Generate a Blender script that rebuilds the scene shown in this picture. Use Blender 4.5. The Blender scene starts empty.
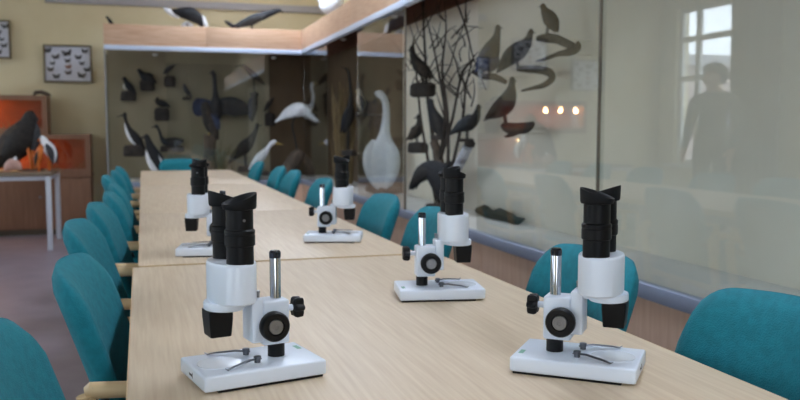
import bpy, bmesh, math, random
from mathutils import Vector, Matrix
random.seed(7)
R = math.radians
SC = bpy.context.scene
COL = SC.collection
PI = math.pi

# ------------------------------------------------------------------ camera
F_PX, PITCH, YAW = 832.5, .0841, .300
EYE = Vector((0, 0, 1.096))
cd = bpy.data.cameras.new('camera'); cam = bpy.data.objects.new('camera', cd); COL.objects.link(cam)
cd.sensor_width = 36; cd.lens = F_PX * 36 / 800; cd.clip_start = .02; cd.clip_end = 400
cam.location = EYE; cam.rotation_euler = (PI/2 - PITCH, 0, -YAW)
cd.dof.use_dof = True; cd.dof.focus_distance = 1.32; cd.dof.aperture_fstop = 6.5
SC.camera = cam
FW = Vector((math.sin(YAW)*math.cos(PITCH), math.cos(YAW)*math.cos(PITCH), -math.sin(PITCH)))
RT = Vector((math.cos(YAW), -math.sin(YAW), 0)); UP = RT.cross(FW)

# ------------------------------------------------------------------ world + exposure
w = bpy.data.worlds.new('overcast_sky'); SC.world = w; w.use_nodes = True
bg = w.node_tree.nodes['Background']; bg.inputs[0].default_value = (.80, .90, 1.0, 1); bg.inputs[1].default_value = 2.5
vs = SC.view_settings
vs.view_transform = 'Standard'; vs.look = 'None'; vs.gamma = 1; vs.use_curve_mapping = False
vs.exposure = 1.65
SC.cycles.use_denoising = True
SC.cycles.max_bounces = 10; SC.cycles.diffuse_bounces = 6; SC.cycles.transparent_max_bounces = 16
SC.cycles.caustics_reflective = False; SC.cycles.caustics_refractive = False

# room sizes
XL, XR, YB, YF, ZC = -3.5, 2.1, 9.75, -3.2, 3.05
LEFT_WINS = [(8.28, 9.42, .66, 2.65), (5.2, 6.8, .85, 2.65), (1.9, 3.5, .85, 2.65), (-1.6, .0, .85, 2.65)]
FRONT_WINS = [(-1.1, .25, .85, 2.8)]
def portal(loc, rot, sx, sy):
    l = bpy.data.lights.new('window_daylight', 'AREA'); l.shape = 'RECTANGLE'; l.size = sx; l.size_y = sy
    l.cycles.is_portal = True
    o = bpy.data.objects.new('window_daylight', l); COL.objects.link(o); o.location = loc; o.rotation_euler = rot
for a, b, c, d in LEFT_WINS: portal((XL-.16, (a+b)/2, (c+d)/2), (0, -PI/2, 0), d-c, b-a)
for a, b, c, d in FRONT_WINS: portal(((a+b)/2, YF-.16, (c+d)/2), (PI/2, 0, 0), b-a, d-c)

# ------------------------------------------------------------------ materials
def lin(h):
    h = h.lstrip('#'); out = []
    for i in (0, 2, 4):
        c = int(h[i:i+2], 16)/255; out.append(c/12.92 if c <= .04045 else ((c+.055)/1.055)**2.4)
    return (*out, 1)
MATS = {}
def mat(name, col, rough=.5, col2=None, scale=8, stretch=(1, 1, 1), bump=0, bscale=None, metal=0, spec=.5, detail=4, lo=.35, hi=.65, emit=None, estr=0, coat=0, sheen=0):
    m = bpy.data.materials.new(name); m.use_nodes = True; nt = m.node_tree; n = nt.nodes; L = nt.links
    b = n['Principled BSDF']
    b.inputs['Base Color'].default_value = lin(col); b.inputs['Roughness'].default_value = rough
    b.inputs['Metallic'].default_value = metal; b.inputs['Specular IOR Level'].default_value = spec
    if coat: b.inputs['Coat Weight'].default_value = coat; b.inputs['Coat Roughness'].default_value = .15
    if sheen: b.inputs['Sheen Weight'].default_value = sheen
    if emit: b.inputs['Emission Color'].default_value = lin(emit); b.inputs['Emission Strength'].default_value = estr
    if col2 or bump:
        tc = n.new('ShaderNodeTexCoord'); mp = n.new('ShaderNodeMapping'); mp.inputs['Scale'].default_value = stretch
        L.new(tc.outputs['Object'], mp.inputs[0])
        nz = n.new('ShaderNodeTexNoise'); nz.inputs['Scale'].default_value = scale; nz.inputs['Detail'].default_value = detail
        L.new(mp.outputs[0], nz.inputs['Vector'])
        if col2:
            r = n.new('ShaderNodeValToRGB'); r.color_ramp.elements[0].position = lo; r.color_ramp.elements[1].position = hi
            r.color_ramp.elements[0].color = lin(col); r.color_ramp.elements[1].color = lin(col2)
            L.new(nz.outputs[0], r.inputs[0]); L.new(r.outputs[0], b.inputs['Base Color'])
        if bump:
            bp = n.new('ShaderNodeBump'); bp.inputs['Strength'].default_value = bump; bp.inputs['Distance'].default_value = .01
            src = nz
            if bscale:
                src = n.new('ShaderNodeTexNoise'); src.inputs['Scale'].default_value = bscale; src.inputs['Detail'].default_value = 3
                L.new(mp.outputs[0], src.inputs['Vector'])
            L.new(src.outputs[0], bp.inputs['Height']); L.new(bp.outputs[0], b.inputs['Normal'])
    MATS[name] = m
    return m
mat('cream_wall', '#dacba4', .8, '#dfd1ad', 3, bump=.05, bscale=120)
mat('white_ceiling', '#edece6', .9, '#f1f0ea', 2)
mat('floor_lino', '#8a7d86', .34, '#958891', 5, detail=6, bump=.02, bscale=40)
mat('beech_top', '#cab398', .46, '#d9c6ac', 6, (22, .8, 9), detail=6, lo=.3, hi=.7, spec=.4)
mat('beech_edge', '#d3ba93', .45, '#c9ad84', 6, (4, .6, 9))
mat('beech_arm', '#c4aa80', .4, '#d0b78e', 8, (1, 6, 6))
mat('header_wood', '#d0a788', .4, '#e0bda0', 5, (1, 1, 14), detail=5)
mat('panel_wood', '#dcbba0', .5, '#e6c8b0', 5, (9, 9, .7), detail=5)
mat('brown_board', '#5d3a28', .6, '#6b4430', 5, (1, 1, 9))
mat('cabinet_wood', '#8a644c', .5, '#977058', 5, (8, 8, .7))
mat('dark_top', '#7b6a58', .4, '#857461', 6, (.6, 8, 8))
mat('strip_alu', '#d6e4fb', .3, spec=.6)
mat('trim_blue', '#8d97ac', .45)
mat('case_back', '#e6dfcf', .85, '#ebe5d7', 3)
mat('end_back', '#958b72', .85, '#9d937b', 3)
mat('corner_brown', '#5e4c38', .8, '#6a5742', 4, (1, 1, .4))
mat('case_floor', '#c9c7c0', .6, '#d0cec8', 4)
mat('case_dark', '#6a6154', .8)
mat('rail_grey', '#a9a6a8', .6)
mat('white_paint', '#e6e4de', .5)
mat('white_metal', '#c9cdd8', .4)
mat('grey_metal', '#8d9096', .4, metal=.6)
mat('teal_fabric', '#07707f', .9, '#0b7c8b', 60, bump=.35, bscale=420, sheen=.03)
mat('teal_shell', '#0d6f80', .7)
mat('black_plastic', '#17171a', .45)
mat('scope_white', '#dce4f0', .32, spec=.5)
mat('scope_black', '#060608', .45, spec=.25, bump=.02, bscale=300)
mat('rubber_black', '#07070a', .6, spec=.25)
mat('dark_chrome', '#4a4e56', .2, metal=1)
mat('chrome', '#c8ccd2', .14, metal=1)
mat('steel', '#8f9298', .3, metal=1)
mat('clip_steel', '#6a6d74', .35, metal=1)
mat('frosted', '#e4eaf2', .25, spec=.6)
mat('mark_dark', '#3a3d45', .6)
mat('mark_green', '#7fae9c', .6)
mat('curtain_brown', '#5c4130', .9, '#684c39', 3, (1, 6, .4))
mat('frame_olive', '#6e6046', .5)
mat('frame_paper', '#f0edf5', .8)
mat('butterfly_dark', '#1c1a22', .7, '#2c2830', 30)
mat('butterfly_brown', '#463a3a', .7, '#57494a', 30)
mat('butterfly_orange', '#b9673a', .7, '#8f4a2c', 30)
mat('orange_lining', '#98482a', .8, '#843c20', 6)
mat('bulb', '#ffd9a0', .4, emit='#ffc27a', estr=25)
# feathers
def feather(n, a, b, s=26, r=.75): mat(n, a, r, b, s, (1, 1, 1), bump=.5, bscale=45)
feather('f_black', '#0e0f13', '#1a1b21'); feather('f_dark', '#1a1716', '#2a2623'); feather('f_brown', '#2c231d', '#43362c')
feather('f_tan', '#5c4c3a', '#76644d'); feather('f_grey', '#2e2f33', '#47494e'); feather('f_blue', '#202945', '#303e60')
feather('f_slate', '#1b1e22', '#2b3036'); feather('f_white', '#e6e9f0', '#f3f5f9'); feather('f_cream', '#b9b1a3', '#cfc8bb')
mat('beak_orange', '#d2722a', .5); mat('beak_dark', '#2a2622', .5); mat('beak_yellow', '#b99a4a', .5); mat('eye', '#0a0a0a', .1)
mat('stand_dark', '#26211e', .8, '#3a322c', 20, bump=.6, bscale=30)
mat('log_bark', '#4a3f36', .9, '#6b5c4f', 14, (1, 1, .4), bump=.8, bscale=24)
mat('birch_bark', '#b9bcc4', .8, '#6a6670', 9, (1, 1, 3), lo=.5, hi=.72, bump=.3)
mat('twig', '#2f2925', .9, '#443b34', 20)
mat('reed_dry', '#6f5c40', .85, '#97825c', 12, (3, 3, .3))
mat('moss', '#2e2a20', .95, '#453f2c', 25, bump=.9, bscale=30)
mat('grass_dry', '#6e6446', .9, '#857a58', 20)
mat('pink_stone', '#b58f86', .8, '#c9a69c', 14, bump=.4)
mat('dark_oak', '#2b201a', .5, '#382b22', 5, (8, 8, .6))
mat('lamp_diffuser', '#e8eef8', .5, emit='#dfecff', estr=9.0)
mat('brick_pink', '#a8958f', .9, '#b8a59d', 2)
mat('snow_ground', '#9aa0a6', .9, '#b4b8bd', .6)

def glass_mat(name, tint=(1, 1, 1, 1), f0=.045, rough=0.0):
    m = bpy.data.materials.new(name); m.use_nodes = True; nt = m.node_tree; n = nt.nodes; L = nt.links
    n.remove(n['Principled BSDF']); out = n['Material Output']
    tr = n.new('ShaderNodeBsdfTransparent'); tr.inputs[0].default_value = tint
    gl = n.new('ShaderNodeBsdfGlossy'); gl.inputs['Roughness'].default_value = rough
    lw = n.new('ShaderNodeLayerWeight'); lw.inputs[0].default_value = .5
    p = n.new('ShaderNodeMath'); p.operation = 'POWER'; p.inputs[1].default_value = 5; L.new(lw.outputs['Facing'], p.inputs[0])
    q = n.new('ShaderNodeMath'); q.operation = 'MULTIPLY_ADD'; q.inputs[1].default_value = 1-f0; q.inputs[2].default_value = f0; L.new(p.outputs[0], q.inputs[0])
    mx = n.new('ShaderNodeMixShader'); L.new(q.outputs[0], mx.inputs[0]); L.new(tr.outputs[0], mx.inputs[1]); L.new(gl.outputs[0], mx.inputs[2])
    L.new(mx.outputs[0], out.inputs[0]); MATS[name] = m
glass_mat('pane_glass', (.97, .985, .98, 1), .075)
glass_mat('window_glass', (.98, .99, 1, 1), .04)

# ------------------------------------------------------------------ mesh helpers
class MB:
    def __init__(s): s.bm = bmesh.new()
    def _xf(s, vs, M):
        if M is not None: bmesh.ops.transform(s.bm, matrix=M, verts=vs)
    def box(s, c, size, bev=0, M=None, seg=2):
        r = bmesh.ops.create_cube(s.bm, size=1); v = r['verts']
        for q in v: q.co = Vector((q.co.x*size[0]+c[0], q.co.y*size[1]+c[1], q.co.z*size[2]+c[2]))
        if bev:
            es = list({e for q in v for e in q.link_edges})
            rr = bmesh.ops.bevel(s.bm, geom=es, offset=bev, segments=seg, affect='EDGES', profile=.5)
            v = list({q for f in rr['faces'] for q in f.verts} | {q for q in v if q.is_valid})
        s._xf(v, M); return s
    def bb(s, x0, x1, y0, y1, z0, z1, bev=0): return s.box(((x0+x1)/2, (y0+y1)/2, (z0+z1)/2), (x1-x0, y1-y0, z1-z0), bev)
    def rings(s, rings, cap=True):
        vr = [[s.bm.verts.new(p) for p in r] for r in rings]
        n = len(vr[0])
        for a, b in zip(vr, vr[1:]):
            for i in range(n):
                s.bm.faces.new((a[i], a[(i+1) % n], b[(i+1) % n], b[i]))
        if cap:
            s.bm.faces.new(list(reversed(vr[0]))); s.bm.faces.new(vr[-1])
        return s
    def lathe(s, prof, c=(0, 0, 0), axis='z', seg=24, sx=1, sy=1, ztop=None):
        rs = []
        for r, z in prof:
            ring = []
            for i in range(seg):
                a = 2*PI*i/seg; x, y = r*math.cos(a)*sx, r*math.sin(a)*sy
                zz = z + (ztop(a, r, z) if ztop else 0)
                if axis == 'z': p = (x, y, zz)
                elif axis == 'x': p = (zz, x, y)
                else: p = (y, zz, x)
                ring.append(Vector(p)+Vector(c))
            rs.append(ring)
        return s.rings(rs)
    def tube(s, pts, rad, seg=8, flat=1.0, bin=None):
        pts = [Vector(p) for p in pts]
        if not isinstance(rad, (list, tuple)): rad = [rad]*len(pts)
        rs = []; prev = None
        for i, p in enumerate(pts):
            t = (pts[min(i+1, len(pts)-1)]-pts[max(i-1, 0)])
            if t.length < 1e-9: t = Vector((0, 0, 1))
            t.normalize()
            if bin is not None: b = Vector(bin)
            elif prev is None:
                b = t.cross(Vector((0, 0, 1)));
                if b.length < .1: b = t.cross(Vector((1, 0, 0)))
            else: b = prev - t*prev.dot(t)
            b.normalize(); nn = b.cross(t).normalized(); prev = b
            rs.append([p + rad[i]*(math.cos(2*PI*k/seg)*nn + flat*math.sin(2*PI*k/seg)*b) for k in range(seg)])
        return s.rings(rs)
    def build(s, name, m, parent=None, smooth=True, ang=38):
        bm = s.bm; bmesh.ops.recalc_face_normals(bm, faces=bm.faces)
        if smooth:
            for f in bm.faces: f.smooth = True
            for e in bm.edges:
                if len(e.link_faces) == 2: e.smooth = e.calc_face_angle(0) < R(ang)
        me = bpy.data.meshes.new(name); bm.to_mesh(me); bm.free()
        me.materials.append(MATS[m] if isinstance(m, str) else m)
        o = bpy.data.objects.new(name, me); COL.objects.link(o); o.parent = parent
        return o
def tag(o, label=None, cat=None, group=None, kind=None):
    if label: o['label'] = label
    if cat: o['category'] = cat
    if group: o['group'] = group
    if kind: o['kind'] = kind
    return o
def empty(name, loc=(0, 0, 0), rz=0, label=None, cat=None, group=None, kind=None):
    o = bpy.data.objects.new(name, None); o.empty_display_size = .05; COL.objects.link(o)
    o.location = loc; o.rotation_euler = (0, 0, rz); return tag(o, label, cat, group, kind)
def copy_tree(o, parent=None):
    c = o.copy(); COL.objects.link(c); c.parent = parent
    for ch in [x for x in KIDS.get(o.name, [])]: 
        d = copy_tree(ch, c)
    return c
KIDS = {}
def index_kids(root):
    KIDS.clear()
    for o in bpy.data.objects:
        if o.parent: KIDS.setdefault(o.parent.name, []).append(o)
def bbx(name, m, parent, x0, x1, y0, y1, z0, z1, bev=0): return MB().bb(x0, x1, y0, y1, z0, z1, bev).build(name, m, parent)
def ray(px, py): return FW + RT*((px-400)/F_PX) - UP*((py-200)/F_PX)
def at_y(px, py, Y): v = ray(px, py); return EYE + v*(Y/v.y)
def at_x(px, py, X): v = ray(px, py); return EYE + v*(X/v.x)

# ------------------------------------------------------------------ room shell
def struct(o): o['kind'] = 'structure'; return o
struct(bbx('floor', 'floor_lino', None, XL, XR, YF, YB, -.1, 0))
struct(bbx('ceiling', 'white_ceiling', None, XL-.2, XR+.2, YF-.2, YB+.2, ZC, ZC+.15))
struct(bbx('wall_back', 'cream_wall', None, XL-.2, XR+.2, YB, YB+.2, -.1, ZC))
struct(bbx('wall_right', 'cream_wall', None, XR, XR+.2, YF-.2, YB, -.1, ZC))
def wall_with_openings(name, wins, u0, u1, put):
    m = MB(); ws = sorted(wins); cur = u0
    for a, b, c, d in ws:
        put(m, cur, a, -.1, ZC); put(m, a, b, -.1, c); put(m, a, b, d, ZC); cur = b
    put(m, cur, u1, -.1, ZC)
    struct(m.build(name, 'cream_wall', None, smooth=False))
wall_with_openings('wall_left', LEFT_WINS, YF-.2, YB, lambda m, a, b, c, d: m.bb(XL-.2, XL, a, b, c, d))
wall_with_openings('wall_front', FRONT_WINS, XL, XR, lambda m, a, b, c, d: m.bb(a, b, YF-.2, YF, c, d))
struct(bbx('trim_1', 'rail_grey', None, -.95, XR, YB-.045, YB, 2.45, 2.53, .004))
struct(bbx('baseboard_back', 'cabinet_wood', None, XL, XR, YB-.015, YB, 0, .08))
struct(bbx('baseboard_left', 'cabinet_wood', None, XL, XL+.015, YF, YB-.016, 0, .08))
struct(bbx('outside_ground', 'snow_ground', None, -60, 60, -60, 60, -1.3, -1.2))
bl = empty('sky_dimmer_block', (-18, 26, -1.2), 0, 'pinkish building shape added outside to dim the far left window in reflections', 'building')  # unseen block added to dim the sky in the mirrored window panes
MB().bb(-14, 14, 0, 8, 0, 4.6).build('wall', 'brick_pink', bl)
MB().bb(-14.3, 14.3, -.3, 8.3, 4.6, 5.0).build('roof', 'rail_grey', bl)
for k in range(9):
    for z in (1.6,):
        MB().bb(-12.6+3*k, -11.2+3*k, -.04, .05, z, z+1.9).build('window', 'trim_blue', bl)
for k, yy in enumerate((8.0, 5.0, 2.0, -1.0)):
    cl = empty('ceiling_lamp', (1.15, yy, ZC), 0, ['fluorescent ceiling lamp in front of the end display case', 'fluorescent ceiling lamp above the far tables', 'fluorescent ceiling lamp above the nearest tables', 'fluorescent ceiling lamp behind the camera'][k], 'ceiling lamp', 'fluorescent ceiling lamps in a row')
    MB().bb(-.16, .16, -.62, .62, -.06, 0, .004).build('housing', 'white_paint', cl)
    MB().bb(-.145, .145, -.6, .6, -.075, -.058, .004).build('diffuser', 'lamp_diffuser', cl)
def window(n, wall, a, b, c, d, cols, rows):
    # a..b along the wall, c..d heights; cols / rows = inner divisions as fractions
    e = empty('window_%d' % n, (0, 0, 0), kind='structure')
    def bx(m, u0, u1, z0, z1, t0, t1):
        if wall == 'left': m.bb(XL-t1, XL-t0, u0, u1, z0, z1, .003)
        else: m.bb(u0, u1, YF-t1, YF-t0, z0, z1, .003)
    f = MB(); t = .055
    bx(f, a, a+t, c, d, .06, .12); bx(f, b-t, b, c, d, .06, .12); bx(f, a+t, b-t, c, c+t, .06, .12); bx(f, a+t, b-t, d-t, d, .06, .12)
    for q in cols: u = a+(b-a)*q; bx(f, u-.04, u+.04, c+t, d-t, .065, .115)
    for q in rows: z = c+(d-c)*q; bx(f, a+t, b-t, z-.035, z+.035, .066, .114)
    f.build('window_frame', 'white_paint', e)
    us = [a+t/2]+[a+(b-a)*q for q in cols]+[b-t/2]; zs = [c+t/2]+[c+(d-c)*q for q in rows]+[d-t/2]
    for u0, u1 in zip(us, us[1:]):
        for z0, z1 in zip(zs, zs[1:]):
            p = MB(); bx2 = (u0, u1, z0, z1)
            if wall == 'left': p.bb(XL-.092, XL-.088, *bx2)
            else: p.bb(u0, u1, YF-.092, YF-.088, z0, z1)
            p.build('pane', 'window_glass', e, smooth=False)
    s = MB(); bx(s, a-.05, b+.05, c-.04, c, -.12, .06); s.build('window_sill', 'white_paint', e)
window(1, 'left', *LEFT_WINS[0], [.68], [.55, .80])
for i in (1, 2, 3): window(i+1, 'left', *LEFT_WINS[i], [.33, .67], [.7])
for i in (0,): window(5+i, 'front', *FRONT_WINS[i], [.5], [.7])

wd = empty('dark_reflection_block', (.55, YF+.005, 0), 0, 'tall dark wardrobe shape added behind the camera to darken reflections', 'wardrobe')  # added out of view to darken what the end case pane reflects
MB().bb(0, 1.5, 0, .5, .06, 2.6).build('body', 'dark_oak', wd)
MB().bb(.02, 1.48, .02, .47, 0, .06).build('plinth', 'case_dark', wd)
for k in range(3):
    d = MB().bb(.5*k+.004, .5*k+.496, .5, .52, .07, 2.59, .003).build('door', 'dark_oak', wd)
    MB().tube([(.5*k+.44, .52, 1.1), (.5*k+.44, .545, 1.11), (.5*k+.44, .545, 1.22), (.5*k+.44, .52, 1.23)], .006, 8).build('handle', 'steel', d)
# ------------------------------------------------------------------ display cases
CX, CY = 1.58, 8.5           # front planes of the side case and of the end case
ZT, ZH0, ZH1 = .59, 1.905, 2.105
CL = -.325                   # left end of the end case
BKX, BKY = 2.0, 9.3          # back panels
case = empty('display_case', (CL, CY, 0), 0, 'long glass display case with wood header across the end wall', 'display case')
def cb(name, m, x0, x1, y0, y1, z0, z1, bev=0): return bbx(name, m, case, x0-CL, x1-CL, y0-CY, y1-CY, z0, z1, bev)
for k in range(4):
    a = CL+(CX-CL)/4*k; cb('base_panel', 'panel_wood', a+.003, a+(CX-CL)/4-.003, CY, CY+.02, .06, ZT-.05)
cb('plinth', 'case_dark', CL+.02, CX, CY+.03, BKY, 0, .06)
cb('trim', 'trim_blue', CL, CX, CY-.012, CY+.03, ZT-.05, ZT, .003)
cb('case_floor', 'case_floor', CL, BKX, CY+.03, BKY, ZT-.03, ZT-.004)
cb('back_panel', 'end_back', CL, .5, BKY, BKY+.02, .06, ZH1); cb('back_panel', 'end_back', .502, 1.36, BKY, BKY+.02, .06, ZH1)
cb('corner_panel', 'corner_brown', 1.362, XR-.01, BKY-.004, BKY+.02, .06, ZH1)
cb('side_panel', 'case_back', CL, CL+.02, CY+.03, BKY, .06, ZT-.03)
for k in range(2):
    a = CL+(CX-CL)/2*k; cb('header_board', 'header_wood', a+.001, a+(CX-CL)/2-.001, CY, CY+.02, ZH0, ZH1, .002)
cb('light_strip', 'strip_alu', CL, CX, CY-.014, CY+.03, ZH0-.045, ZH0, .004)
cb('roof_panel', 'panel_wood', CL, XR-.01, CY+.02, BKY, ZH1-.05, ZH1-.03)
for sx in (CL+.006,): cb('glass_side', 'pane_glass', sx-.004, sx+.002, CY+.03, BKY, ZT, ZH0-.045)
cb('glass_pane', 'pane_glass', .24, 1.2, CY+.004, CY+.010, ZT, ZH0-.045)
cb('corner_post', 'grey_metal', CL, CL+.012, CY+.001, CY+.013, ZT, ZH0-.045)
for x in (.15, 1.33):
    MB().lathe([(.0, 0), (.022, .004), (.03, .02)], (x-CL, .25, ZH0-.075), seg=14).build('spot_lamp', 'white_paint', case)

side = empty('display_case', (CX, 0, 0), 0, 'long glass display case with birds along the right wall', 'display case')
def sb(name, m, x0, x1, y0, y1, z0, z1, bev=0): return bbx(name, m, side, x0-CX, x1-CX, y0, y1, z0, z1, bev)
YN = .2                      # near end of the side case
n = 14; st = (CY-YN)/n
for k in range(n): sb('base_panel', 'panel_wood', CX, CX+.02, YN+st*k+.003, YN+st*(k+1)-.003, .06, ZT-.05)
sb('plinth', 'case_dark', CX+.03, BKX, YN+.02, CY-.01, 0, .06)
sb('trim', 'trim_blue', CX-.012, CX+.03, YN, CY-.014, ZT-.05, ZT, .003)
sb('case_floor', 'case_floor', CX+.03, BKX, YN, CY+.02, ZT-.03, ZT-.005)
sb('back_panel', 'case_back', BKX, BKX+.02, YN, 6.38, .06, ZH0); sb('corner_panel', 'corner_brown', BKX, BKX+.02, 6.382, BKY-.01, .06, ZH0)
sb('upper_board', 'brown_board', BKX-.012, BKX+.02, YN, BKY-.01, ZH0+.002, ZH1)
for k in range(4):
    a = YN+(CY-YN)/4*k; sb('header_board', 'header_wood', CX, CX+.02, a+.001, a+(CY-YN)/4-.001, ZH0, ZH1, .002)
sb('light_strip', 'strip_alu', CX-.014, CX+.03, YN, CY-.016, ZH0-.045, ZH0, .004)
sb('roof_panel', 'brown_board', CX+.02, XR-.01, YN, CY+.01, ZH1-.05, ZH1-.03)
sb('end_panel', 'panel_wood', CX, XR-.01, YN-.02, YN, 0, ZH1)
def gy(px): return at_x(px, 130, CX).y
for k, (a, b, off) in enumerate([(CY-.02, gy(326), .012), (gy(357), gy(404), .004), (gy(475), gy(597)-.02, .012), (gy(597)+.01, YN, .004)]):
    sb('glass_pane', 'pane_glass', CX+off, CX+off+.006, min(a, b), max(a, b), ZT, ZH0-.045)
for px in (404, 597):
    y = gy(px); sb('mullion', 'case_dark', CX+.001, CX+.014, y-.003, y+.003, ZT, ZH0-.045, .001)
for y in (7.5, 5.9, 4.2):
    MB().lathe([(.0, 0), (.02, .004), (.028, .02)], (.2, y, ZH0-.0), seg=14).build('spot_lamp', 'white_paint', side)

# ------------------------------------------------------------------ tables
TZ = .74
TX0, TX1 = -.0173, .7511
def make_table(xc, y0, y1, wid, rz=0, z=TZ, label=''):
    ln = y1-y0
    t = empty('conference_table', (xc, (y0+y1)/2, 0), rz, label, 'table', 'beech tables joined end to end')
    MB().box((0, 0, z-.013), (wid-.004, ln-.004, .026), .0015).build('tabletop', 'beech_top', t)
    e = MB()
    e.bb(-wid/2, -wid/2+.002, -ln/2, ln/2, z-.026, z-.001); e.bb(wid/2-.002, wid/2, -ln/2, ln/2, z-.026, z-.001)
    e.bb(-wid/2, wid/2, -ln/2, -ln/2+.002, z-.026, z-.001); e.bb(-wid/2, wid/2, ln/2-.002, ln/2, z-.026, z-.001)
    e.build('edge_band', 'beech_edge', t)
    for sx in (-1, 1):
        for sy in (-1, 1):
            MB().box((sx*(wid/2-.06), sy*(ln/2-.06), (z-.026)/2), (.045, .045, z-.026), .004).build('leg', 'grey_metal', t)
    a = MB()
    for sx in (-1, 1): a.box((sx*(wid/2-.06), 0, z-.05), (.02, ln-.165, .045), .002)
    for sy in (-1, 1): a.box((0, sy*(ln/2-.06), z-.05), (wid-.165, .02, .045), .002)
    a.build('apron', 'grey_metal', t)
    return t
make_table(.3905, .74, 2.248, .84, 0.002, TZ, 'nearest beech conference table with three microscopes on it')
xm = (TX0+TX1)/2
make_table(xm, 2.2534, 3.664, .768, 0, TZ+.003, 'second beech conference table with two microscopes on it')
make_table(xm, 3.6685, 5.60, .768, 0, TZ, 'empty beech conference table just behind the two far microscopes')
make_table(xm, 5.605, 7.57, .768, 0, TZ, 'farthest beech conference table, ending at the single end chair')

# ------------------------------------------------------------------ chairs (local: facing +x)
def make_chair():
    c = empty('armchair')
    s = MB(); s.box((.01, 0, .455), (.44, .44, .07), .03, seg=3); s.build('seat', 'teal_fabric', c)
    # curved upholstered back
    b = MB(); NU, NV = 32, 16; W, z0, z1 = .194, .50, .838
    def pt(u, v, side):   # u -1..1, v 0..1
        rc = .06          # rounded top corners
        zt = z0+(z1-z0)*v
        hw = W*(.97+.03*min(1, v*1.6))
        y = u*hw
        corner = max(0, abs(y)-(W-rc))/rc
        top = z1-rc*(1-math.sqrt(max(0, 1-min(1, corner)**2)))*(1.0)+.012*(1-u*u)-.012
        z = z0+(top-z0)*v
        k = (z-z0)/(z1-z0)
        x = -.215-.10*k-.012*k*k + .035*u*u
        th = .024*(1-.85*max(0, (v-.86)/.14)**2)*(1-.55*max(0, (abs(u)-.88)/.12)**2)
        return Vector((x+side*th, y, z))
    def grid(side): return [[b.bm.verts.new(pt(-1+2*i/NU, j/NV, side)) for i in range(NU+1)] for j in range(NV+1)]
    A, B = grid(1), grid(-1)
    for j in range(NV):
        for i in range(NU):
            b.bm.faces.new((A[j][i], A[j][i+1], A[j+1][i+1], A[j+1][i])); b.bm.faces.new((B[j][i], B[j+1][i], B[j+1][i+1], B[j][i+1]))
    for j in range(NV):
        for i in (0, NU): b.bm.faces.new((A[j][i], A[j+1][i], B[j+1][i], B[j][i]))
    for i in range(NU):
        for j in (0, NV): b.bm.faces.new((A[j][i], A[j][i+1], B[j][i+1], B[j][i]))
    b.build('backrest', 'teal_fabric', c, ang=75)
    for sy in (-1, 1):
        y = sy*.258
        a = MB(); pts = [(-.252, y, .644), (-.244, y, .646), (-.1, y, .642), (.08, y, .637), (.17, y, .634), (.19, y, .632)]
        a.tube(pts, [.009, .0155, .014, .0135, .0135, .008], 10, flat=.95, bin=(0, 1, 0))
        ar = a.build('armrest', 'beech_arm', c)
        MB().lathe([(.008, 0), (.008, .004), (.005, .006)], (-.238, y+sy*.012, .646), axis='y', seg=10).build('bolt', 'steel', ar)
        MB().tube([(.165, y, .622), (.17, y, .3), (.19, y, 0)], [.017, .017, .014], 10).build('leg', 'beech_arm', c)
        MB().tube([(-.25, y, .638), (-.215, y, .42), (-.25, y, 0)], [.018, .019, .014], 10).build('leg', 'beech_arm', c)
    r = MB()
    for sy in (-1, 1): r.tube([(-.2, sy*.258, .41), (.16, sy*.258, .41)], .014, 8)
    r.tube([(.13, -.258, .41), (.13, .258, .41)], .014, 8); r.tube([(-.19, -.258, .41), (-.19, .258, .41)], .014, 8)
    r.build('seat_rail', 'beech_arm', c)
    k = MB(); k.tube([(-.225, -.258, .60), (-.235, 0, .60), (-.225, .258, .60)], .011, 8); k.build('back_rail', 'black_plastic', c)
    return c
chair0 = make_chair(); index_kids(chair0)
first = [True]
def put_chair(x, y, rz, label, group):
    o = chair0 if first[0] else copy_tree(chair0)
    first[0] = False
    o.location = (x, y, 0); o.rotation_euler = (0, 0, rz); tag(o, label, 'chair', group)
    return o
left_lab = ['nearest teal armchair on the left side, cut by the lower left corner', 'second teal armchair from the camera on the left side',
  'third teal armchair from the camera on the left side', 'fourth teal armchair from the camera on the left side',
  'fifth teal armchair from the camera on the left side', 'sixth teal armchair from the camera on the left side',
  'seventh teal armchair on the left side, pulled slightly out', 'eighth teal armchair on the left side, next to last',
  'last teal armchair on the left side, nearest the end case']
for (x, y, a), lb in zip([(.105, 1.135, 0), (.165, 1.745, -4), (.12, 2.50, -4), (.145, 3.10, -3), (.175, 3.66, 0), (.175, 4.22, 0), (.11, 5.02, 0), (.14, 5.62, 0), (.15, 6.22, 0)], left_lab):
    put_chair(x, y, R(a), lb, 'teal chairs along the left side')
right_lab = ['nearest teal armchair on the right side, cut by the lower right corner', 'teal armchair behind the right-hand microscope',
  'teal armchair behind the middle microscope on the nearest table', 'teal armchair in front of the white swan',
  'teal armchair just right of the dry reeds, fifth on the right side', 'teal armchair on the right below the great egret log, sixth from the camera',
  'seventh teal armchair from the camera on the right side', 'last teal armchair on the right side, in front of the small egret']
for (x, y, a), lb in zip([(.645, .995, 184), (.63, 1.585, 181), (.63, 2.58, 180), (.63, 3.2, 181), (.63, 4.38, 180), (.63, 5.3, 180), (.63, 5.88, 180), (.62, 6.9, 181)], right_lab):
    put_chair(x, y, R(a), lb, 'teal chairs along the right side')
put_chair(.335, 7.47, R(-90), 'single teal armchair at the far end of the tables', 'teal chair at the table end')

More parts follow.
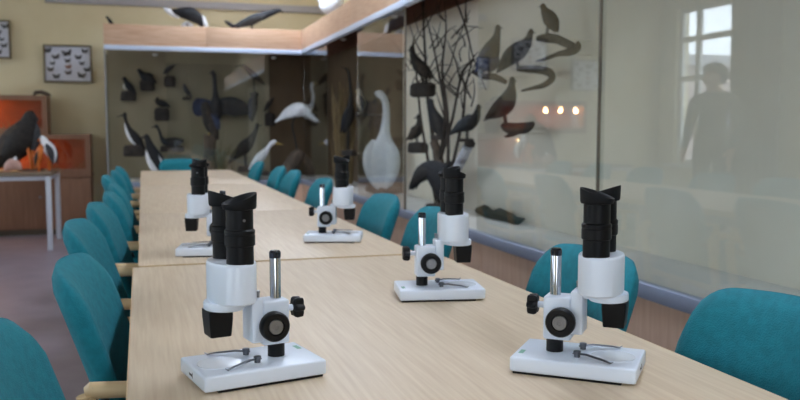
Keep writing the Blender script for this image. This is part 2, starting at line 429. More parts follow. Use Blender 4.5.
# ------------------------------------------------------------------ microscopes (local +x towards the head)
def make_scope():
    s = empty('stereo_microscope')
    b = MB(); b.box((0, 0, .0146), (.18, .119, .022), .0035, seg=3)
    base = b.build('base', 'scope_white', s)
    MB().bb(-.086, .07, -.056, .056, 0, .005, .001).build('foot_pad', 'rubber_black', base)
    MB().bb(.0895, .0903, -.012, .002, .012, .0150).build('printed_mark', 'mark_dark', base)
    MB().bb(.0895, .0903, .002, .004, .010, .018).build('printed_mark', 'mark_dark', base)
    MB().bb(-.083, -.076, -.035, -.015, .0254, .0259).build('printed_mark', 'mark_green', base)
    MB().lathe([(.0315, .0250), (.0315, .0262), (.029, .0266)], (.05, 0, 0), seg=36).build('stage_plate', 'frosted', s)
    for sy in (-1, 1):
        k = MB(); y = sy*.024
        k.lathe([(.0045, .0255), (.0045, .0300), (.0055, .0302), (.0055, .0345), (.004, .0352)], (.002, y, 0), seg=12)
        kk = k.build('stage_clip', 'clip_steel', s)
        m = MB(); d = Vector((math.cos(R(24)), sy*math.sin(R(24)), 0)); p = Vector((.002, y, .0300))
        m.tube([p-d*.006, p+d*.015+Vector((0, 0, .002)), p+d*.045+Vector((0, 0, -.0005)), p+d*.056+Vector((0, 0, -.0025)), p+d*.060], [.0034, .0034, .003, .0026, .0014], 6, flat=.4, bin=(0, 0, 1))
        m.build('clip_spring', 'clip_steel', kk)
    PX = -.036
    MB().lathe([(.0080, .0256), (.0080, .174), (.0075, .176)], (PX, 0, 0), seg=24).build('post', 'chrome', s)
    MB().lathe([(.0082, .170), (.0086, .172), (.0086, .1785), (.0065, .181)], (PX, 0, 0), seg=24).build('post_cap', 'dark_chrome', s)
    MB().lathe([(.0125, .0250), (.0125, .046)], (PX, 0, 0), seg=24).build('post_collar', 'scope_black', s)
    blk = MB().box((-.030, 0, .0785), (.041, .038, .065), .004, seg=3).build('focus_block', 'scope_white', s)
    for sy in (-1, 1):
        y = sy*.020
        kn = MB(); prof = [(.012, 0), (.018, .003), (.0205, .005), (.0215, .007), (.0215, .017), (.0195, .020), (.012, .020), (.0115, .017)]
        kn.lathe([(r, y+sy*z) for r, z in prof], (-.0215, 0, .0765), axis='y', seg=32); kq = kn.build('focus_knob', 'scope_black', s)
        MB().lathe([(r, y+sy*z) for r, z in [(.0112, .015), (.0112, .0185), (.010, .0195), (.0035, .0195), (.003, .0185)]], (-.0215, 0, .0765), axis='y', seg=24).build('knob_disc', 'steel', kq)
    sl = MB(); sl.box((-.001, 0, .082), (.018, .042, .064), .003, seg=2); sl.build('slider', 'scope_white', s)
    MB().lathe([(.0032, .115), (.0032, .121), (.0038, .1215), (.0038, .1245)], (-.004, .012, 0), seg=12).build('screw', 'steel', s)
    # clamp knob
    sh = MB(); sh.lathe([(.0048, -.066), (.0048, -.049)], (0, 0, .094), axis='x', seg=14); sh.build('clamp_shaft', 'scope_white', s)
    ck = MB(); n = 48; rs = []
    for xx, q in ((-.0775, .85), (-.076, 1.0), (-.067, 1.06), (-.0635, .95), (-.062, .7)):
        rs.append([(xx, math.cos(2*PI*i/n)*(.0135+.0024*math.cos(6*2*PI*i/n))*q, .094+math.sin(2*PI*i/n)*(.0135+.0024*math.cos(6*2*PI*i/n))*q) for i in range(n)])
    ck.rings(rs); ck.build('clamp_knob', 'scope_black', s)
    # arm and head
    a = MB(); a.box((.020, 0, .109), (.042, .032, .012), .003)
    a.lathe([(.96, .1020), (1, .1035), (1, .111), (.97, .113)], (.0415, 0, 0), seg=48, sx=.0285, sy=.034); a.build('head_arm', 'scope_white', s)
    hb = MB(); hb.lathe([(.94, .112), (1, .115), (1, .165), (.985, .168), (.95, .1695)], (.0305, 0, 0), seg=56, sx=.0325, sy=.0525)
    hb.build('head_body', 'scope_white', s)
    ob = MB(); ring = lambda hx, hy, z: [Vector((.0515+x*hx, y*hy, z)) for x, y in ((-1, -.9), (-.9, -1), (.9, -1), (1, -.9), (1, .9), (.9, 1), (-.9, 1), (-1, .9))]
    ob.rings([ring(.0172, .0192, .1015), ring(.0170, .0190, .090), ring(.0150, .0170, .066), ring(.0145, .0165, .0645)]); ob.build('objective_housing', 'scope_black', s)
    for sy in (-1, 1):
        cx, cy = .0275, sy*.0305
        t = MB(); t.lathe([(.0190, .166), (.0190, .1935), (.0200, .194), (.0212, .195), (.0212, .2085), (.0206, .209), (.0206, .2105), (.0212, .211), (.0212, .2155), (.0196, .217), (.0188, .2175), (.0188, .249)], (cx, cy, 0), seg=32)
        et = t.build('eyepiece_tube', 'scope_black', s)
        MB().lathe([(.002, 0), (.002, .0009)], (cx, cy+sy*.0186, .2305), axis='y', seg=10).build('set_screw', 'steel', et)
        c = MB()
        up = lambda an, r, z: (-.0075*sy*math.cos(an)*(z-.2485)/.011 if z > .2485 else 0)
        c.lathe([(.0192, .2445), (.0226, .2455), (.0236, .2485), (.0242, .2585), (.0238, .2600), (.0206, .2595), (.0180, .2565), (.0150, .2485), (.012, .2480)], (0, 0, 0), seg=36, ztop=up)
        cc = c.build('eyecup', 'rubber_black', s); cc.location = (cx, cy, 0)
    return s
scope0 = make_scope(); index_kids(scope0)
SCOPES = [(.1463, 1.1955, 192.9, 'white stereo microscope nearest on the left with its head to the left', TZ),
          (.613, 1.082, -39.8, 'white stereo microscope at the right front corner with its head to the right', TZ),
          (.600, 1.660, -10.4, 'white stereo microscope in the middle, third on the nearest table', TZ),
          (.578, 2.585, -18, 'white stereo microscope on the second table, right hand side', TZ+.003),
          (.180, 2.405, 169.0, 'white stereo microscope on the second table, half hidden by black eyepieces', TZ+.003)]
LIFT = [.002, .007, .010, .004, .004]; CUP = [0, 180, 200, 160, 20]
for i, (x, y, a, lb, z) in enumerate(SCOPES):
    o = scope0 if i == 0 else copy_tree(scope0)
    o.location = (x, y, z); o.rotation_euler = (0, 0, R(a)); tag(o, lb, 'microscope', 'stereo microscopes on the tables')
    for ch in o.children:
        nm = ch.name.split('.')[0]
        if nm in ('slider', 'screw', 'head_arm', 'head_body', 'objective_housing', 'eyepiece_tube', 'eyecup'): ch.location.z = LIFT[i]
        if nm == 'eyecup': ch.rotation_euler.z = R(CUP[i])

# ------------------------------------------------------------------ left corner: cabinet, dioramas, side table
cab = empty('low_cabinet', (-2.3, 9.33, 0), 0, 'brown wooden low cabinet under the orange lit boxes', 'cabinet')
MB().bb(0, 1.78, .02, .41, .06, .60).build('body', 'cabinet_wood', cab)
MB().bb(-.01, 1.79, 0, .415, .60, .625, .003).build('top', 'cabinet_wood', cab)
MB().bb(.03, 1.75, .05, .4, 0, .06).build('plinth', 'case_dark', cab)
for k in range(4):
    d = MB().bb(.01+.44*k, .445+.44*k, 0, .018, .075, .59, .002).build('door', 'cabinet_wood', cab)
    MB().lathe([(.012, 0), (.008, -.012), (.013, -.02)], (.06+.44*k if k % 2 else .40+.44*k, 0, .4), axis='y', seg=12).build('knob', 'steel', d)
def diorama(loc, wdt, dep, hgt, label, bulbs):
    e = empty('diorama_box', loc, 0, label, 'display box', 'orange lit dioramas')
    t = .022
    for nm, q in (('top_board', (0, wdt, 0, dep, hgt-t, hgt)), ('bottom_board', (0, wdt, 0, dep, 0, t)), ('side_board', (0, t, .0, dep, t, hgt-t)), ('side_board', (wdt-t, wdt, 0, dep, t, hgt-t))):
        MB().bb(*q, .002).build(nm, 'cabinet_wood', e)
    MB().bb(t, wdt-t, dep-t, dep, t, hgt-t).build('back_lining', 'orange_lining', e)
    MB().bb(t+.001, wdt-t-.001, .01, dep-t, t, t+.004).build('floor_lining', 'orange_lining', e)
    MB().bb(wdt-t-.004, wdt-t, .01, dep-t, t+.004, hgt-t).build('side_lining', 'orange_lining', e)
    MB().bb(t, wdt-t, .006, .010, t, hgt-t).build('glass_pane', 'window_glass', e, smooth=False)
    fr = MB(); fw_ = .05
    fr.bb(0, fw_, -.012, 0, 0, hgt); fr.bb(wdt-fw_, wdt, -.012, 0, 0, hgt); fr.bb(fw_, wdt-fw_, -.012, 0, 0, fw_*1.3); fr.bb(fw_, wdt-fw_, -.012, 0, hgt-fw_, hgt)
    fr.build('front_frame', 'cabinet_wood', e)
    m = MB(); rnd = random.Random(3)
    for k in range(16):
        x = rnd.uniform(.08, wdt-.08); y = rnd.uniform(.1, dep-.08); h = rnd.uniform(.04, .13)
        m.tube([(x, y, t+.004), (x+rnd.uniform(-.02, .02), y, t+h*.6), (x+rnd.uniform(-.05, .05), y, t+h)], [.006, .004, .001], 5)
    tag(m.build('dry_grass', 'grass_dry', e), kind='stuff')
    for bx, bz in bulbs:
        MB().lathe([(.004, .018), (.012, .01), (.014, 0), (.010, -.011), (.003, -.014)], (bx, .06, bz), seg=14).build('bulb', 'bulb', e)
        MB().lathe([(.009, .016), (.009, hgt-t-bz)], (bx, .06, bz), seg=10).build('lamp_socket', 'black_plastic', e)
        l = bpy.data.lights.new('bulb_light', 'POINT'); l.energy = .8; l.color = (1, .55, .22); l.shadow_soft_size = .02
        lo = bpy.data.objects.new('bulb_light', l); COL.objects.link(lo); lo.parent = e; lo.location = (bx, .06, bz-.03)
    return e
diorama((-1.62, 9.345, .625), 1.10, .38, .425, 'lower wooden diorama box glowing orange on the low cabinet', [(.14, .34), (.37, .34)])
diorama((-2.16, 9.36, 1.05), 1.23, .36, .40, 'upper wooden diorama box glowing orange, stacked on another', [(.12, .31), (.33, .31), (.54, .31)])
MB().tube([(-1.07, 9.5, 1.45), (-1.05, 9.5, 1.485), (-.99, 9.5, 1.49), (-.93, 9.5, 1.47), (-.90, 9.5, 1.452)], [.01, .02, .022, .018, .006], 8).build('driftwood_piece', 'log_bark', None)
tag(bpy.data.objects['driftwood_piece'], 'small dark driftwood piece on top of the upper diorama', 'driftwood')
st = empty('side_table', (-1.43, 8.56, 0), 0, 'side table with white metal legs carrying mounted birds', 'table')
MB().box((0, 0, .695), (1.28, .90, .03), .003).build('tabletop', 'dark_top', st)
for sx in (-1, 1):
    for sy in (-1, 1): MB().box((sx*.61, sy*.41, .34), (.045, .045, .68), .004).build('leg', 'white_metal', st)
a = MB()
for sx in (-1, 1): a.box((sx*.61, 0, .66), (.03, .77, .04), .002)
for sy in (-1, 1): a.box((0, sy*.41, .66), (1.17, .03, .04), .002)
a.build('apron', 'white_metal', st)

# ------------------------------------------------------------------ butterfly frames
bw = MB()
for sx in (-1, 1):
    for p in ([(0, 0), (sx*.022, .020), (sx*.030, .016), (sx*.024, .002), (sx*.006, -.004)], [(0, -.003), (sx*.022, .0), (sx*.018, -.016), (sx*.008, -.018)]):
        vv = [bw.bm.verts.new((x, -.004-abs(x)*.25, z)) for x, z in p]; v2 = [bw.bm.verts.new((x, -.002-abs(x)*.25, z)) for x, z in p]
        bw.bm.faces.new(vv); bw.bm.faces.new(list(reversed(v2)))
        for i in range(len(p)): bw.bm.faces.new((vv[i], vv[(i+1) % len(p)], v2[(i+1) % len(p)], v2[i]))
bw.tube([(0, -.004, .016), (0, -.005, .01), (0, -.005, -.01), (0, -.004, -.018)], [.001, .003, .003, .001], 6)
bfo = bw.build('butterfly', 'butterfly_dark', None); BFM = bfo.data; bpy.data.objects.remove(bfo)
BF = []
for mm in ('butterfly_dark', 'butterfly_brown', 'butterfly_orange'):
    d = BFM.copy(); d.materials.clear(); d.materials.append(MATS[mm]); BF.append(d)
SPOTS = [(195, 202, 0, 1), (268, 212, 0, 1.25), (338, 202, 0, .9), (225, 228, 1, 1), (312, 228, 0, .9), (270, 243, 0, .8), (212, 255, 0, .7), (325, 253, 0, .7), (273, 268, 2, .8), (203, 280, 0, .9), (345, 278, 0, .9), (272, 292, 1, .9), (225, 308, 0, .95), (322, 303, 0, 1.1)]
def bframe(xc, zc, label, flip=1):
    e = empty('butterfly_frame', (xc, YB, zc), 0, label, 'picture frame', 'framed butterfly collections')
    W, H, t = .485, .40, .016
    f = MB()
    f.bb(-W/2, W/2, -.055, 0, H/2-t, H/2, .002); f.bb(-W/2, W/2, -.055, 0, -H/2, -H/2+t, .002)
    f.bb(-W/2, -W/2+t, -.055, 0, -H/2+t, H/2-t, .002); f.bb(W/2-t, W/2, -.055, 0, -H/2+t, H/2-t, .002); f.build('frame', 'frame_olive', e)
    MB().bb(-W/2+t, W/2-t, -.02, -.004, -H/2+t, H/2-t).build('backing', 'frame_paper', e)
    MB().bb(-W/2+t, W/2-t, -.05, -.047, -H/2+t, H/2-t).build('glass_pane', 'window_glass', e, smooth=False)
    for x, y, k, sc in SPOTS:
        o = bpy.data.objects.new('butterfly', BF[k]); COL.objects.link(o); o.parent = e
        o.location = (flip*(x-271)*.0026, -.02, (256-y)*.0026); o.scale = (sc*1.4,)*3; o.rotation_euler = (0, random.uniform(-.25, .25), 0)
bframe(-.74, 1.805, 'framed butterfly collection hanging beside the end display case')
bframe(-1.54, 2.045, 'framed butterfly collection cut by the left picture edge', -1)
bframe(-2.38, 1.80, 'framed butterfly collection out of view, mirrored in the right glass')

# ------------------------------------------------------------------ birds
def smooth_pts(P, k=4):
    out = []
    n = len(P)
    for i in range(n-1):
        p0, p1, p2, p3 = P[max(i-1, 0)], P[i], P[i+1], P[min(i+2, n-1)]
        for j in range(k):
            t = j/k
            out.append(tuple(.5*((2*b)+(-a+c)*t+(2*a-5*b+4*c-d)*t*t+(-a+3*b-3*c+d)*t**3) for a, b, c, d in zip(p0, p1, p2, p3)))
    out.append(P[-1]); return out
class Bird:
    """outline points are (pixel x, pixel y, radius) as seen from the front; they become metres around a base point standing at its own depth"""
    def __init__(s, name, label, cat, group, plane, base, turn=0):
        ax, v = plane
        if ax == 'X' and turn == 0: turn = -34
        p = at_y(*base, v) if ax == 'Y' else at_x(*base, v)
        s.k = (p-EYE).dot(FW)/F_PX; s.b = base; s.p = p; s.ax = ax; s.rot = -YAW+R(turn)
        s.e = empty(name, p, -YAW+R(turn), label, cat, group)
        s.cs = 1/math.cos(R(turn)); s.rs = 1.16 if ax == 'X' else 1.06
    def P(s, x, y, o=0): return Vector(((x-s.b[0])*s.k*s.cs, o, (s.b[1]-y)*s.k))
    def loft(s, name, m, pts, flat=.8, off=0, seg=12, parent=None, sm=True):
        q = smooth_pts([tuple(map(float, p)) for p in pts]) if sm and len(pts) > 2 else pts
        mb = MB(); mb.tube([s.P(x, y, off*s.k) for x, y, r in q], [max(.15, r*s.rs)*s.k for x, y, r in q], seg, flat=flat, bin=(0, 1, 0))
        return mb.build(name, m, parent or s.e)
    def wings(s, m, pts, off, flat=.35):
        for sg in (-1, 1): s.loft('wing', m, pts, flat, sg*off)
        return s
    def legs(s, m, pts, off=1.2, r=.5):
        for sg in (-1, 1): s.loft('leg', m, [(x, y, r) for x, y in pts], 1, sg*off, 6)
        return s
    def eye(s, x, y, off, r=.5):
        for sg in (-1, 1):
            mb = MB(); mb.lathe([(.2*r*s.k, -r*s.k), (.9*r*s.k, -.4*r*s.k), (r*s.k, 0), (.9*r*s.k, .4*r*s.k), (.2*r*s.k, r*s.k)], s.P(x, y, sg*off*s.k), axis='y', seg=8); mb.build('eye', 'eye', s.e)
    def stand(s, x0, x1, y0, y1, dep=7, m='stand_dark', to=None):
        # rough rounded block
        k = s.k; c = s.P((x0+x1)/2, (y0+y1)/2); mb = MB()
        w_, h_, d_ = (x1-x0)*k/2, (y1-y0)*k/2, dep*k/2
        rs = []
        rn = random.Random(int(x0*7+y0))
        for q, z in ((.82, -1), (1, -.75), (1, .5), (.86, .9), (.5, 1)):
            rs.append([c+Vector((w_*q*math.copysign(abs(math.cos(a))**.6, math.cos(a))*rn.uniform(.92, 1.05), d_*q*math.copysign(abs(math.sin(a))**.6, math.sin(a)), z*h_)) for a in [2*PI*i/14 for i in range(14)]])
        mb.rings(rs); mb.build('stand', m, s.e)
        if s.ax == 'X' and y0 < 160: s.peg(c)
        return s
    def peg(s, c):   # metal bracket from the perch to the back panel of the side case
        d = Vector((BKX - (s.p.x + c.x*math.cos(s.rot) - c.y*math.sin(s.rot)), 0, 0))
        MB().tube([c, c + Matrix.Rotation(-s.rot, 3, 'Z') @ d], .0025, 6).build('bracket', 'case_back', s.e)
GB, GS, GT = 'mounted birds in the end case', 'mounted birds in the side case', 'mounted birds on top of the cases'
BY = ('Y', 9.245)
# 1 black bird with white breast
b = Bird('mounted_bird', 'black bird with white breast patch on a dark block, upper left in end case', 'bird', GB, BY, (129, 101))
b.loft('body', 'f_black', [(136, 93, .6), (133, 90, 2.6), (129, 86, 3.6), (126.5, 82, 2.2), (125, 79, 1.9), (124, 77.6, .9)])
b.loft('beak', 'beak_dark', [(124.5, 78.6, .7), (121.5, 79.2, .2)]); b.loft('breast', 'f_cream', [(125, 83, .8), (125.5, 87, 2.2), (127.5, 90, 1.0)], .8); b.wings('f_black', [(128, 84, .8), (132, 89, 2.0), (136, 94, .4)], 2.4); b.stand(121, 136, 91, 101)
b.eye(124.4, 78.5, 1.6)
# 2
b = Bird('mounted_bird', 'plump black bird with raised head on black block, upper left in end case', 'bird', GB, BY, (147, 91))
b.loft('body', 'f_black', [(155, 82, .8), (151, 78, 3.8), (146, 77.5, 4.6), (142, 74, 2.6), (140, 71, 1.9), (139.2, 69, .8)], .9)
b.loft('beak', 'beak_dark', [(139.5, 70.2, .7), (136.8, 70.4, .2)]); b.wings('f_dark', [(145, 75, 1), (150, 78, 2.8), (156, 83, .4)], 3.4); b.stand(140, 155, 80, 91); b.eye(139.7, 70.4, 1.5)
# 3
b = Bird('mounted_bird', 'slim dark bird tilting its head right on a square block', 'bird', GB, BY, (170, 87))
b.loft('body', 'f_dark', [(164.5, 73, .5), (166.5, 71.5, 2.2), (169.5, 69, 2.4), (172.5, 66.8, 1.5), (174.5, 65.6, .8)]); b.loft('beak', 'beak_dark', [(174, 66, .7), (177, 64.6, .2)])
b.wings('f_black', [(171, 68.5, .5), (168, 71, 1.6), (164, 74, .3)], 1.6); b.stand(164.5, 175.5, 76, 87); b.legs('beak_dark', [(167.5, 72.5), (168, 77)], 1, .5); b.eye(173.8, 66.2, 1)
# 4
b = Bird('mounted_bird', 'small grey bird with upright pose on the end case panel', 'bird', GB, BY, (187, 97))
b.loft('body', 'f_grey', [(192, 97.5, .4), (189, 93.5, 1.7), (186, 89.5, 2.1), (184.8, 86, 1.4), (184.6, 84, .6)]); b.loft('beak', 'beak_dark', [(184, 85.2, .5), (182, 85.6, .15)])
b.wings('f_slate', [(186, 88, .5), (188.5, 92, 1.3), (191.5, 97, .2)], 1.5); b.legs('beak_dark', [(187.5, 92.5), (187, 97.5)], .8, .35); b.stand(182.5, 191, 97, 100)
# 5
b = Bird('mounted_bird', 'crouching dark bird on a tall dark block, middle left in end case', 'bird', GB, BY, (162, 121))
b.loft('body', 'f_dark', [(170.5, 107.5, .4), (167, 105, 2.0), (162.5, 103.5, 3.2), (158.5, 102, 2.6), (158, 99.5, 2.0), (158.5, 97.4, .9)]); b.loft('beak', 'beak_dark', [(157, 100, .7), (154.4, 101, .2)])
b.wings('f_black', [(161, 102, .6), (166, 104.5, 1.8), (170, 107.5, .3)], 2.5); b.stand(155, 169.5, 107.5, 121); b.eye(157.6, 99.3, 1.4)
# 6 grebe with white front
b = Bird('mounted_bird', 'slender diving bird with white front and long bill on oval base', 'bird', GB, ('Y', 8.95), (135, 156))
b.loft('body', 'f_dark', [(144.5, 149, .6), (141, 144, 3.4), (135.5, 137, 4.3), (130.5, 130, 2.7), (127.6, 123, 1.7), (126.4, 118, 1.7), (126, 114.5, 1.9), (126.5, 112.6, .7)])
b.loft('breast', 'f_white', [(126.2, 123, .7), (127.8, 130, 2.0), (131.6, 137.5, 3.0), (136.4, 144, 1.8)], .75); b.loft('beak', 'beak_dark', [(125.5, 115.2, 1.0), (122, 116, .6), (117.6, 117.4, .2)])
b.wings('f_black', [(134, 133, .7), (139, 140, 2.6), (145, 150, .3)], 3.2); b.stand(123.5, 145, 145, 156.5, 12); b.eye(125.7, 114.6, 1.7)
# 7 swimming grebe
b = Bird('mounted_bird', 'swimming grebe with thin upright neck and low grey body', 'bird', GB, BY, (170, 151))
b.loft('body', 'f_slate', [(184, 140.5, .5), (180, 141.5, 2.8), (172, 142.5, 4.0), (165, 141.5, 3.2), (161.8, 137.5, 1.5), (160.4, 132.5, 1.2), (158.6, 128.4, 1.2), (157, 126.2, 1.6), (156.6, 124.8, .7)])
b.loft('beak', 'beak_dark', [(156, 126.6, .8), (150.4, 128, .2)]); b.wings('f_dark', [(166, 139.5, .8), (174, 140, 2.4), (183, 140, .4)], 3.2); b.stand(160, 184, 145.5, 152, 11); b.eye(156.6, 126, 1.4)
# 8 razorbill
b = Bird('mounted_bird', 'large black and white auk standing upright behind the end chair', 'bird', GB, ('Y', 8.75), (157, 176))
b.loft('body', 'f_black', [(166, 173, 1.0), (163, 168, 4.6), (156.5, 158, 6.4), (151.5, 148, 4.6), (149, 141, 3.2), (147.6, 136.8, 2.6), (147, 134.4, 1.0)])
b.loft('breast', 'f_white', [(149, 146, 1.2), (149.5, 154, 3.4), (152.5, 162, 4.8), (156, 171, 3.4), (158, 176, 1.5)], .85); b.loft('beak', 'beak_dark', [(146, 137.2, 1.6), (142.8, 137.8, 1.0), (141.6, 138.6, .4)])
b.wings('f_black', [(153, 149, 1), (159, 158, 3.4), (164.5, 170, .6)], 5); b.wings('f_white', [(160, 155, .5), (163, 161, 1.0), (165.5, 167, .3)], 5.6, .3); b.legs('beak_dark', [(158, 170), (157, 177)], 2, .9); b.stand(148, 170, 176, 181, 14); b.eye(147.2, 136.4, 2.3)
# 9 big bird with spread wings, blue wing painted after a window reflection
b = Bird('mounted_bird', 'long necked grey bird with spread wings, one painted blue for a window reflection', 'bird', GB, BY, (215, 122))
b.loft('body', 'f_slate', [(217, 122, 1), (216.5, 114, 6.0), (216.3, 104, 6.0), (216, 97, 3.2), (215.6, 88, 2.0), (215.4, 80, 1.9), (214.6, 75, 2.1), (213.4, 72.2, 1.6), (212.8, 71, .6)])
b.loft('beak', 'beak_dark', [(213, 73, 1.0), (209.6, 74.4, .25)])
b.loft('wing', 'f_blue', [(212, 108, 6.5), (204, 107.5, 8.2), (194, 107.5, 8.4), (185, 110, 6.6), (180, 116, 1.4)], .18); b.loft('wing', 'f_slate', [(220, 107, 7.5), (229, 106, 8.6), (236, 107.5, 8.8), (243, 110, 6.8), (247.5, 114, 2)], .18)
b.eye(213.6, 72.8, 1.7); b.legs('beak_dark', [(216, 118), (216, 125)], 2, .6)
# 10 bird shape built in place of a mirrored standing person, on stump
b = Bird('mounted_bird', 'dark bird shape in place of a mirrored person, on a pale mossy stump', 'bird', GB, ('Y', 8.85), (210, 178))
b.loft('body', 'f_dark', [(217, 140, 1), (215, 133, 4.4), (211.5, 123, 6.6), (208.5, 113, 5.4), (207, 106.5, 4.3), (206.5, 102.3, 2.4)], .9); b.loft('beak', 'beak_dark', [(204, 107, 1.2), (201.6, 108.6, .3)])
b.wings('f_brown', [(209, 112, 1.2), (213.5, 123, 4), (218, 140, .6)], 5); b.wings('f_blue', [(214, 114, .8), (217.5, 122, 2.4), (219.5, 130, .4)], 5.4, .3); b.loft('stump', 'log_bark', [(211, 135, 6.2), (210, 150, 5.6), (210, 164, 6.6), (210, 178, 8)], .9); b.legs('beak_yellow', [(211, 130), (210, 138)], 2, .8); b.eye(205, 105.6, 3.2, .7)
# 11 curlew
b = Bird('mounted_bird', 'brown curlew with long down-curved bill, high on the end case panel', 'bird', GB, BY, (252, 84))
b.loft('body', 'f_brown', [(264, 84.5, .4), (259.5, 80, 2.0), (253.5, 75, 3.3), (248.4, 70.2, 2.4), (245.4, 67, 1.7), (242.8, 65.4, 1.6), (241.3, 65.2, .6)]); b.loft('beak', 'beak_dark', [(242, 65.6, .8), (237.5, 66, .5), (233, 68, .2)])
b.wings('f_dark', [(250, 71.5, .7), (256.5, 76.6, 2), (264.5, 84.4, .3)], 2.6); b.legs('beak_dark', [(253.5, 77), (254.5, 93)], 1, .4); b.eye(243, 65.2, 1.3)
b.stand(250, 258, 92.5, 96)
# 12
b = Bird('mounted_bird', 'blue-black bird hanging upright with folded wings, right of spread wings', 'bird', GB, BY, (253, 122))
b.loft('body', 'f_black', [(252, 122, .5), (252, 115, 3.2), (253, 106, 4.4), (254.5, 98, 3.0), (255.2, 93.5, 2.0), (255.4, 91.4, .8)]); b.wings('f_blue', [(251.5, 98, .8), (250.5, 108, 2.6), (250.5, 120, .4)], 3.0); b.loft('beak', 'beak_dark', [(256.5, 94, .8), (259, 95, .2)]); b.eye(255.6, 93.4, 1.7)
# 13
b = Bird('mounted_bird', 'small reddish dark bird on a round dark stand left of great egret', 'bird', GB, BY, (270, 126))
b.loft('body', 'f_brown', [(264.8, 110, .4), (266.8, 107, 1.8), (269.5, 103.5, 2.5), (272, 100, 1.6), (273.4, 98, .7)]); b.loft('beak', 'beak_dark', [(273, 98.8, .6), (275.8, 97.8, .15)]); b.wings('f_dark', [(270.5, 102.5, .5), (268, 106, 1.5), (264.5, 111.5, .3)], 1.8); b.legs('beak_dark', [(268.8, 106), (269, 114)], .8, .4); b.stand(264.5, 275, 113, 126)
# 14 cormorant
b = Bird('mounted_bird', 'black cormorant-like bird leaning right with tail low', 'bird', GB, ('Y', 8.9), (244, 168))
b.loft('body', 'f_black', [(225.5, 166, .4), (231, 160.5, 1.8), (238, 153.5, 4.4), (245, 147, 6.2), (251, 140.5, 4.4), (255, 133, 2.5), (257, 128, 2.0), (257.4, 125, 1.7), (257, 123.6, .7)]); b.loft('beak', 'beak_dark', [(258, 125.4, .9), (262.6, 126, .25)])
b.wings('f_dark', [(249, 143, 1.4), (241, 150.5, 3.6), (231, 160.5, .5)], 4.6); b.legs('beak_dark', [(245, 152), (246, 167)], 2, .7); b.stand(238, 254, 166, 172, 12); b.eye(257.6, 125, 1.5)
# 15 great egret
b = Bird('mounted_egret', 'tall white egret with raised neck standing on a log', 'bird', GB, ('Y', 8.85), (294, 150))
b.loft('body', 'f_white', [(275.5, 121.5, .4), (281, 118, 2.2), (288, 113.5, 5.0), (297, 110, 6.6), (305, 109.8, 5.6), (310.5, 107.5, 3.0), (313, 102, 1.7), (313.6, 95, 1.4), (312.2, 89.5, 1.3), (312.4, 85.5, 1.6), (313.6, 83.4, 1.2), (314.3, 82.8, .5)], .75)
b.wings('f_white', [(304, 108.5, 1.6), (295, 111.5, 4.8), (284, 117, 2.2), (275.5, 122.4, .4)], 4.2); b.loft('plume', 'f_white', [(305, 112, 1.6), (312, 117, 2.2), (318, 121.5, .3)], .5); b.loft('beak', 'beak_yellow', [(314, 83.6, .9), (320, 84.8, .2)])
b.legs('beak_dark', [(296, 115), (292.5, 126), (295.5, 140), (297, 151)], 1.4, .75); b.loft('log', 'log_bark', [(283, 178, 4), (288, 169, 6.5), (296, 158, 7), (301, 151, 4.4)], .9); b.eye(313.6, 83.4, 1.1)
# 16 small egret
b = Bird('mounted_egret', 'small white egret leaning forward, bill pointing right', 'bird', GB, ('Y', 8.75), (262, 172))
b.loft('body', 'f_white', [(248.5, 169.5, .4), (253, 164.5, 2.4), (259, 158.5, 4.2), (264.5, 153, 3.6), (268.5, 147.8, 2.0), (271.5, 143.8, 2.0), (274.5, 142.2, 2.1), (276.4, 142.6, 1.0)], .8)
b.wings('f_white', [(264, 154, 1), (258, 160, 3), (249, 169, .4)], 3.2); b.loft('beak', 'beak_yellow', [(276, 143, 1.0), (283.6, 144.8, .25)]); b.legs('beak_dark', [(260, 161), (261, 172)], 1.2, .6); b.stand(252, 270, 171.5, 176, 10); b.eye(274.6, 141.9, 1.8)
# heron behind the reeds
b = Bird('mounted_heron', 'dark heron neck rising behind the dry reeds', 'bird', GS, ('X', 1.80), (349, 150))
b.loft('body', 'f_dark', [(343, 133, .8), (346, 126, 4), (349.5, 115, 5), (351, 105, 3.2), (351.5, 95, 1.8), (350.6, 86, 1.5), (349.6, 78, 1.4), (348.4, 72, 1.5), (346.6, 69, 1.5), (345.6, 68.3, .6)]); b.loft('beak', 'beak_dark', [(346, 69.2, .9), (340.5, 67.2, .2)]); b.legs('beak_dark', [(348, 126), (348, 151)], 1.4, .6); b.wings('f_black', [(350, 108, 1.2), (347, 118, 3.2), (342.5, 133, .5)], 3.8); b.stand(341, 357, 150, 156, 10); b.eye(347, 69, 1.3)
# 19 swan
b = Bird('mounted_swan', 'large white swan with tall curved neck in the side case', 'bird', GS, ('X', 1.80), (384, 189))
b.loft('body', 'f_white', [(384, 190, 3), (384, 183, 9.5), (383.5, 170, 13.6), (383.5, 157, 14.6), (384, 146, 11.5), (384.5, 137, 6.5), (385.3, 128, 4.4), (386.2, 117, 3.6), (386, 107, 3.3), (384.3, 99.5, 3.2), (380.5, 95, 3.3), (377.2, 94.6, 2.9), (375.6, 95.6, 1.2)], .62)
b.loft('wing', 'f_white', [(377, 141, 2.5), (372.5, 153, 5.6), (372.5, 168, 5.8), (377, 181, 4), (381, 189, 1)], .8, -5); b.loft('wing', 'f_white', [(391, 141, 2.5), (396, 153, 5.6), (396, 168, 5.8), (392, 181, 4), (388, 188, 1)], .8, -5)
b.loft('beak', 'beak_dark', [(377, 96, 2.0), (375.4, 101, 1.4), (375, 104.4, .5)]); b.eye(378.2, 94.4, 2.6, .6)
b.loft('stand', 'log_bark', [(366, 189.5, 2.5), (375, 190, 4), (390, 190, 4), (402, 189.5, 2)], .9)
